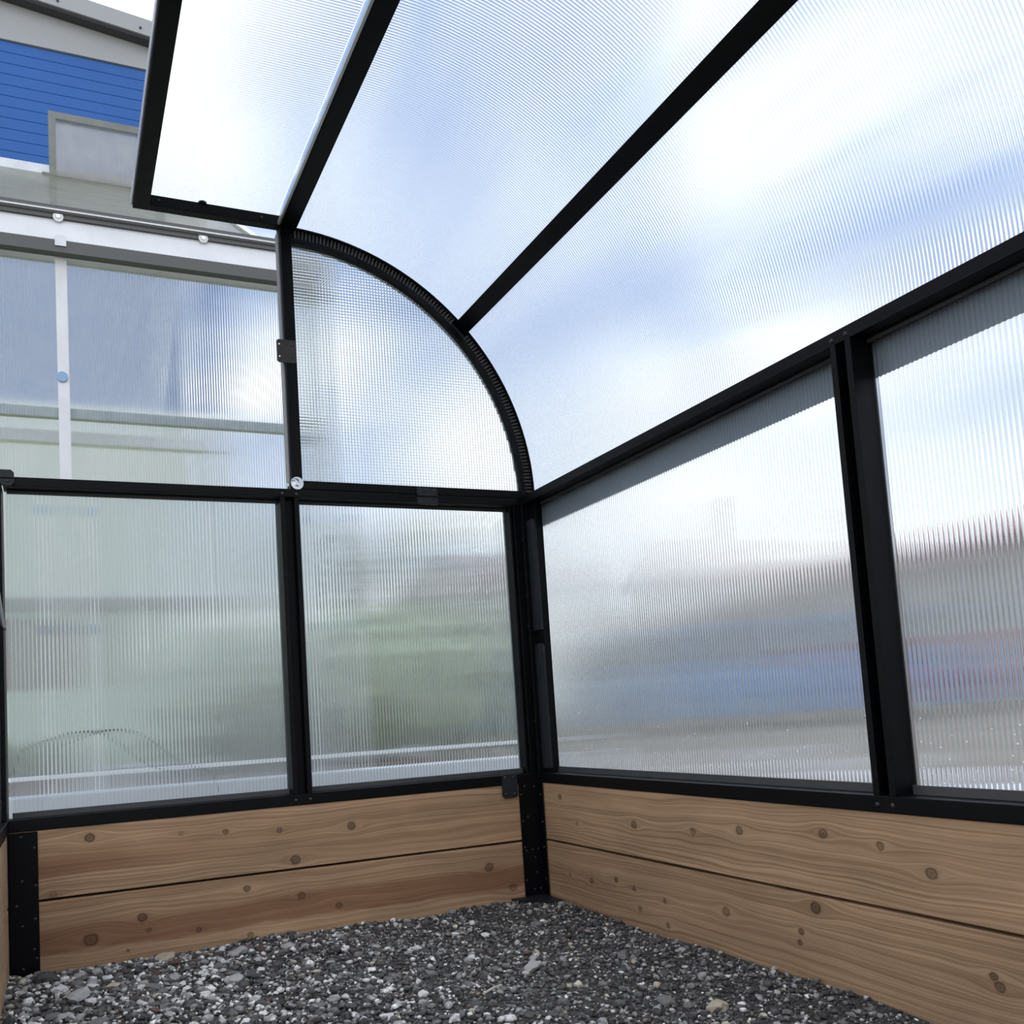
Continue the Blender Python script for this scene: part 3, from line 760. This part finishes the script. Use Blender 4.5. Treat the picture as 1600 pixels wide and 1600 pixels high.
G(box('rear_sill', GX0, GX1, 3.36, 3.44, -0.03, 0.31, bpy.data.materials['pale_grey_sill'], gh, 0.004))
for x in bars: G(box('rear_bar', x-0.015, x+0.015, 3.39, 3.41, 0.31, 2.2, ALU, gh))
G(box('rear_eave', GX0, -0.215, 3.37, 3.43, 2.15, 2.22, ALU, gh))
VENT_M = pane_mat('dirty_vent_polycarbonate', 1.2, 0.2, 0.45, 0.2, (0.8, 0.8, 0.78), (0.72, 0.72, 0.70))
# opened roof vent
vt = G(empty('roof_vent', (0, 0, 0), gh)); 
def vp(p, q, t): return (-1.135+p, 2.19-0.20*q/0.32-0.94*t, 2.975+0.25*q/0.32-0.3*t)
for (p0, p1, q0, q1) in ((0, 0.030, 0, 0.31), (0.47, 0.50, 0, 0.31), (0.030, 0.47, 0.285, 0.31), (0.030, 0.47, 0, 0.03)):
    MB().prism([(p0, q0), (p1, q0), (p1, q1), (p0, q1)], -0.012, 0.02, vp).build('vent_frame', ALU, vt)
pane('vent_pane', 0.44, 0.26, 0.0088, lambda u, v, w: vp(0.03+u, 0.03+v, 0.006-w), vt, VENT_M, VENT_M, RIB, per=4, amp=0.0004)
MB().prism([(-0.03, -0.03), (0.02, -0.06), (0.07, -0.05), (0.05, 0.0), (0.0, 0.06), (-0.03, 0.06)], -0.006, 0.03, vp).build('vent_bracket', ALU, vt)

# plants and clutter inside it, seen only as soft shapes
LEAF = [simple('leaf_green', (0.10, 0.17, 0.05), 0.7, noise=0.35, nscale=9), simple('leaf_olive', (0.17, 0.20, 0.07), 0.7, noise=0.35, nscale=9)]
def leaf_cloud(name, c, rad, n, size, material, parent=None, seed=1):
    r = np.random.default_rng(seed); V = []; F = []
    for i in range(n):
        d = r.normal(size=3); d /= np.linalg.norm(d); p = np.array(c)+d*np.array(rad)*r.uniform(0.35, 1.0)**0.5
        a = r.normal(size=3); a /= np.linalg.norm(a); b_ = np.cross(a, d+0.01); b_ /= (np.linalg.norm(b_)+1e-6); s = size*r.uniform(0.6, 1.3)
        k = len(V); V += [p-a*s, p+b_*s*0.45, p+a*s, p-b_*s*0.45]; F.append((k, k+1, k+2, k+3))
    o = mesh_obj(name, V, F, material, parent); o['kind'] = 'stuff' if parent is not None else 'thing'
    return o
BROWN = simple('brown_planter_wood', (0.16, 0.075, 0.05), 0.7, noise=0.25, nscale=8)
def plant_bed(x0, x1, y0, y1, label, mi, seed, h=0.55):
    r = tag(empty('planter_box', ((x0+x1)/2, (y0+y1)/2, 0)), label, 'planter', 'planters in the other greenhouse')
    inv = Matrix.Translation((-(x0+x1)/2, -(y0+y1)/2, 0))
    for q in (box('side_board', x0, x1, y0, y0+0.02, -0.02, 0.30, BROWN, r), box('side_board', x0, x1, y1-0.02, y1, -0.02, 0.30, BROWN, r),
              box('end_board', x0, x0+0.02, y0+0.021, y1-0.021, -0.02, 0.30, BROWN, r), box('end_board', x1-0.02, x1, y0+0.021, y1-0.021, -0.02, 0.30, BROWN, r),
              box('soil', x0+0.021, x1-0.021, y0+0.021, y1-0.021, -0.01, 0.27, simple('potting_soil', (0.04, 0.03, 0.022), 0.95, noise=0.3), r),
              leaf_cloud('leaves', ((x0+x1)/2, (y0+y1)/2, 0.30+h*0.35), ((x1-x0)*0.5, (y1-y0)*0.5, h*0.5), 900, 0.055, LEAF[mi], r, seed)):
        q.matrix_parent_inverse = inv
plant_bed(-0.72, 0.20, 1.5, 2.3, 'green leafy planter blurred behind the panes beside the centre post', 1, 4, 0.45)
plant_bed(-1.75, -1.08, 2.6, 3.2, 'brown planter blurred low behind the left pane', 0, 5, 0.18)
hp = [(-1.123, .477), (-1.09, .488), (-1.065, .494), (-1.024, .495), (-0.983, .483), (-0.95, .456), (-0.90, .408), (-0.86, .382), (-0.80, .36)]
ho = MB().tube([(x+0.06*(x+1.0), 0.62, z) for x, z in hp]+[(-0.74, 0.62, .20), (-0.70, 0.60, 0.0)], 0.0032, 8).build('hose', simple('dark_hose', (0.03, 0.035, 0.035), 0.5), None, True)
hs = MB().tube([(-1.30, 0.62, -0.02), (-1.24, 0.62, 0.30), (-1.19, 0.62, .455), (-1.14, .62, .474), (-1.123-0.007, 0.62, .477)], 0.0032, 8).build('hose_end', bpy.data.materials['dark_hose'], ho, True)
tag(ho, 'thin dark hose arching between the two greenhouses', 'hose')

# ------------------------------------------------------------------ blue industrial building
bl = tag(empty('building', (-6, 16, 0)), 'tall blue-clad industrial building with pale roof trim at upper left', 'building')
def B(o): o.matrix_parent_inverse = Matrix.Translation((6, -16, 0)); return o
BLUE = simple('blue_cladding', (0.007, 0.105, 0.40), 0.45, noise=0.04, nscale=0.6)
GREYP = simple('pale_grey_trim', (0.36, 0.375, 0.385), 0.5, 0.1, noise=0.03, nscale=1.0)
PALE = simple('pale_render', (0.66, 0.69, 0.66), 0.8, noise=0.05, nscale=0.8)
bx0, bx1, by = -16.0, 1.08, 12.0
zt_ = 10.84; ph = 0.171
nb = 32
for i in range(nb):
    z1 = zt_-i*ph; z0 = z1-ph
    B(MB().prism([(by, z0+0.006), (by, z1-0.006), (by+0.008, z1), (by+0.05, z1), (by+0.05, z0), (by+0.008, z0)], bx0, bx1, lambda p, q, t: (t, p, q)).build('cladding_panel', BLUE, bl))
zb_ = zt_-nb*ph
B(box('lower_wall', bx0, bx1, by-0.02, by+0.05, 2.50, zb_-0.01, PALE, bl, 0.01))
B(box('string_course', bx0, bx1+0.04, by-0.10, by+0.05, 2.30, 2.49, simple('grey_band', (0.27, 0.27, 0.26), 0.8), bl, 0.01))
B(box('plinth', bx0, bx1, by-0.02, by+0.05, -0.03, 2.29, simple('grey_green_render', (0.52, 0.57, 0.53), 0.8, noise=0.08, nscale=0.8), bl, 0.01))
B(box('side_wall', bx1-0.05, bx1, by+0.051, 20.0, -0.03, 10.7, PALE, bl, 0.01))
B(box('dark_door', -2.9, -1.25, by-0.06, by-0.021, 1.2, 2.2, simple('brown_door', (0.17, 0.10, 0.08), 0.7, noise=0.2, nscale=2), bl, 0.01))
# pale gable panel and the sloping roof edge
rk = lambda x: 11.225-0.108*(x-0.361)
B(MB().prism([(bx0, zt_+0.01), (bx1, zt_+0.01), (bx1, rk(bx1)-0.0), (bx0, rk(bx0))], by-0.03, by+0.05, lambda p, q, t: (p, t, q)).build('gable_trim', GREYP, bl))
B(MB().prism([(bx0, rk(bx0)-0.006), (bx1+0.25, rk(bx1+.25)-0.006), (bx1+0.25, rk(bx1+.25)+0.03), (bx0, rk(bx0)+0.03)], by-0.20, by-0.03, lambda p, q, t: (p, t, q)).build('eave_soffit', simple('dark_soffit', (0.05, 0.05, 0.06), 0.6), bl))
fa = B(MB().prism([(bx0, rk(bx0)+0.03), (bx1+0.25, rk(bx1+.25)+0.03), (bx1+0.25, rk(bx1+.25)+0.30), (bx0, rk(bx0)+0.30)], by-0.24, by+0.02, lambda p, q, t: (p, t, q)).build('fascia', GREYP, bl))
for x in (-0.97, 0.20): MB().cyl((x, by-0.24, rk(x)+0.12), (0, -1, 0), 0.02, 0.015, 8).build('rivet', SCREW, fa)
B(MB().prism([(bx0, rk(bx0)+0.20), (bx1+0.2, rk(bx1+.2)+0.20), (bx1+0.2, rk(bx1+.2)+0.28), (bx0, rk(bx0)+0.28)], by+0.02, 20.0, lambda p, q, t: (p, t, q)).build('roof', GREYP, bl))

# ------------------------------------------------------------------ lawn, hedge and trees beyond
GRASS = simple('lawn_green', (0.27, 0.34, 0.09), 0.9, noise=0.25, nscale=1.2)
V = []; F = []
for j in range(21):
    for i in range(31): V.append((-12+i*0.45, 3.9+j*0.4, 0.012+0.012*math.sin(i*1.3)*math.cos(j*1.7)))
F = [(j*31+i, j*31+i+1, (j+1)*31+i+1, (j+1)*31+i) for j in range(20) for i in range(30)]
tag(mesh_obj('lawn', V, F, GRASS, None, True), 'green lawn behind the other greenhouse', None, None, 'structure')
def tree(name, x, y, h, rad, label, col, seed, group=None, trunk=0.35):
    t = tag(empty(name, (x, y, 0)), label, 'tree' if trunk > 0.2 else 'hedge', group)
    if trunk > 0.2:
        MB().tube([(0, 0, -0.05), (0.05, 0.02, h*trunk*0.6), (0.0, 0.05, h*trunk*1.2)], 0.12, 8).build('trunk', simple(name+'_bark', (0.08, 0.06, 0.045), 0.9), t)
    leaf_cloud('crown', (0, 0, h*(0.5+trunk*0.5)), (rad, rad, h*(0.5-trunk*0.5)), 2600, 0.16, col, t, seed)
tree('hedge', 2.1, 7.6, 1.75, 1.9, 'soft grey green hedge blurred behind the right end pane', simple('hedge_leaf', (0.44, 0.50, 0.36), 0.8, noise=0.2, nscale=3), 31, None, 0.0)
tree('tree', 8.2, 27, 7.5, 2.6, 'pale green tree blurred behind the corner of the two walls', simple('tree_leaf', (0.26, 0.30, 0.20), 0.8, noise=0.3, nscale=3), 32)

# ------------------------------------------------------------------ seen through the right wall: house, parked vehicles, pale stone
ho2 = tag(empty('house', (21, 22, 0)), 'long grey house with a red tiled roof edge blurred behind the right wall', 'house')
def H(o): o.matrix_parent_inverse = Matrix.Translation((-21, -22, 0)); return o
RED = simple('red_roof_tile', (0.24, 0.12, 0.12), 0.7, noise=0.2, nscale=1.5)
H(box('wall', 11.6, 40, 20.0, 26, -0.03, 4.2, simple('grey_render', (0.47, 0.47, 0.45), 0.85, noise=0.1, nscale=0.5), ho2, 0.02))
H(MB().prism([(19.5, 4.2), (19.5, 4.35), (21.2, 4.95), (23.0, 5.5), (24.8, 4.95), (26.5, 4.35), (26.5, 4.2)], 11.3, 40.3, lambda p, q, t: (t, p, q)).build('roof', RED, ho2))
for i, x in enumerate((12.6, 15.6, 18.8, 22.0, 25.2, 28.4)):
    w = H(box('window', x, x+1.3, 19.95, 20.0, 1.9, 3.5, simple('white_frame', (0.8, 0.8, 0.8), 0.5) if i == 0 else bpy.data.materials['white_frame'], ho2, 0.01))
    MB().box(x+0.1, x+0.62, 19.93, 19.95, 2.0, 3.4).box(x+0.68, x+1.2, 19.93, 19.95, 2.0, 3.4).build('pane', simple('window_glass', (0.05, 0.06, 0.08), 0.1) if i == 0 else bpy.data.materials['window_glass'], w)
for x in (13.9, 20.6): H(box('chimney', x, x+0.7, 22.0, 22.8, 4.9, 6.6, RED, ho2, 0.02))
GLASSD = simple('car_glass', (0.03, 0.04, 0.05), 0.08)
TYRE = simple('tyre', (0.012, 0.012, 0.013), 0.8)
def car(name, x, y, rz, col, L, H_, Wd, label, cat, van=False):
    t = tag(empty(name, (x, y, -0.02)), label, cat); t.rotation_euler = (0, 0, rz)
    paint = simple(name+'_paint_%d' % int(x*10), col, 0.28, noise=0.02, nscale=1)
    h1 = 0.55*H_ if not van else 0.6*H_
    low = [(-L/2, 0.32), (-L/2+0.05, 0.22), (L/2-0.05, 0.22), (L/2, 0.35), (L/2-0.03, h1-0.12), (L/2-0.9, h1), (-L/2+0.35, h1+0.02), (-L/2+0.04, h1-0.1)]
    MB().prism(low, -Wd/2, Wd/2, lambda p, q, k: (p, k, q)).build('body', paint, t)
    if van: up = [(-L/2+0.06, h1), (L/2-0.95, h1), (L/2-1.5, H_-0.03), (L/2-1.8, H_), (-L/2+0.15, H_), (-L/2+0.07, H_-0.06)]
    else: up = [(-L/2+0.45, h1), (L/2-1.15, h1), (L/2-1.75, H_-0.04), (L/2-2.1, H_), (-L/2+1.15, H_), (-L/2+0.95, H_-0.04)]
    c = MB()
    c.prism(up, -Wd/2+0.12, Wd/2-0.12, lambda p, q, k: (p, k, q)).build('cabin', paint, t)
    cx_ = sum(p for p, q in up)/len(up); cz_ = sum(q for p, q in up)/len(up)
    win = [(cx_+(p-cx_)*0.86, cz_+(q-cz_)*0.72) for p, q in up]
    for s in (-1, 1):
        MB().prism(win, s*(Wd/2-0.12), s*(Wd/2-0.11), lambda p, q, k: (p, k, q)).build('side_window', GLASSD, t)
        for wx in (-L/2+0.8, L/2-0.85):
            wo_ = MB().cyl((wx, s*(Wd/2-0.2), 0.31), (0, s, 0), 0.32, 0.21, 20).build('wheel', TYRE, t)
            MB().cyl((wx, s*(Wd/2+0.011), 0.31), (0, s, 0), 0.19, 0.012, 14).build('hub', ALU, wo_)
    a, b_ = up[1], up[2]
    MB().prism([(a[0]-0.02, a[1]+0.05), (b_[0], b_[1]-0.02), (b_[0]+0.03, b_[1]-0.0), (a[0]+0.03, a[1]+0.05)], -Wd/2+0.2, Wd/2-0.2, lambda p, q, k: (p, k, q)).build('windscreen', GLASSD, t)
    return t
car('van', 6.5, 10.4, -math.pi/2, (0.03, 0.15, 0.36), 3.6, 1.5, 1.75, 'dark blue vehicle blurred behind the near corner of the right wall', 'car', True)
car('red_car', 9.9, 13.2, -math.pi/2, (0.30, 0.05, 0.07), 3.8, 1.42, 1.6, 'red parked car between the two blue vehicles', 'car')
car('car', 11.0, 9.5, 0.0, (0.03, 0.24, 0.60), 4.8, 1.72, 1.8, 'bright blue vehicle blurred across the post of the right wall', 'car', True)
car('red_car', 15.9, 9.3, 0.0, (0.32, 0.05, 0.07), 4.2, 1.5, 1.8, 'red parked car at the right edge behind the near panel', 'car')
PS = simple('pale_crushed_stone', (0.66, 0.64, 0.70), 0.9, noise=0.2, nscale=6)
HEAPS = ((4.0, 4.4, 0.9, 0.5, 'long pale stone heap farthest from the right wall, low behind its far panel'), (3.3, 2.6, 0.8, 0.45, 'pale stone heap low behind the middle of the far right panel'),
         (3.0, 1.3, 0.7, 0.4, 'pale stone heap low behind the far panel, beside the post'), (2.6, 0.3, 0.6, 0.4, 'pale stone heap nearest the viewer, low behind the near right panel'))
for i, (x, y, rx, ry, lab) in enumerate(HEAPS):
    V = [(0, 0, 0.07)]; n = 22
    for k in range(n):
        a = 2*math.pi*k/n; rr_ = 0.75+0.25*math.sin(3*a+i)+0.12*math.sin(7*a+2*i)
        V.append((rx*0.6*rr_*math.cos(a), ry*0.6*rr_*math.sin(a), 0.055))
    for k in range(n): V.append((V[1+k][0]*1.6, V[1+k][1]*1.6, -0.05))
    F = [(0, 1+k, 1+(k+1) % n) for k in range(n)]+[(1+k, 1+n+k, 1+n+(k+1) % n, 1+(k+1) % n) for k in range(n)]
    o = mesh_obj('stone_heap', V, F, PS); o.location = (x, y, -0.02)
    tag(o, lab, 'stone heap', 'pale stone heaps outside')
wg = tag(empty('added_wing', (26, -8, 0)), 'added unseen grey building with a red tiled roof, mirrored in the right-hand sheets', 'outbuilding')  # unseen building added so the ribs mirror walls instead of bright sky
def HW(o): o.matrix_parent_inverse = Matrix.Translation((-26, 8, 0)); return o
HW(box('wall', 23.0, 29.0, -75, 17.5, -0.03, 4.2, bpy.data.materials['grey_render'], wg, 0.02))
HW(MB().prism([(22.5, 4.2), (22.5, 4.35), (24.2, 4.95), (26.0, 5.5), (27.8, 4.95), (29.5, 4.35), (29.5, 4.2)], -75.3, 17.8, lambda p, q, t: (p, t, q)).build('roof', RED, wg))
for y in range(-70, 14, 6):
    w = HW(box('window', 22.95, 23.0, y, y+1.3, 1.9, 3.5, bpy.data.materials['white_frame'], wg, 0.01))
    MB().box(22.93, 22.95, y+0.1, y+0.62, 2.0, 3.4).box(22.93, 22.95, y+0.68, y+1.2, 2.0, 3.4).build('pane', bpy.data.materials['window_glass'], w)
# rain drops clinging to the right-hand sheets
pr = [o for o in wr.children if o.name.startswith('clear_panel')]
for oi, (ya, yb) in enumerate(((-1.08, -0.05), (-1.45, -1.14))):
    V = []; F = []
    for i in range(70 if oi == 0 else 45):
        y = random.uniform(ya, yb); z = 0.33+abs(random.gauss(0, 0.05)); r = random.uniform(0.0008, 0.0019)
        k = len(V)
        V += [(GP-0.0022, y, z)]
        for j in range(7):
            a = 2*math.pi*j/7; V.append((GP-0.0002, y+r*math.cos(a), z+r*1.2*math.sin(a)))
        F += [(k, k+1+j, k+1+(j+1) % 7) for j in range(7)]
    tag(mesh_obj('water_drops', V, F, simple('bright_droplet', (0.85, 0.87, 0.9), 0.15), pr[oi], True), kind='stuff')
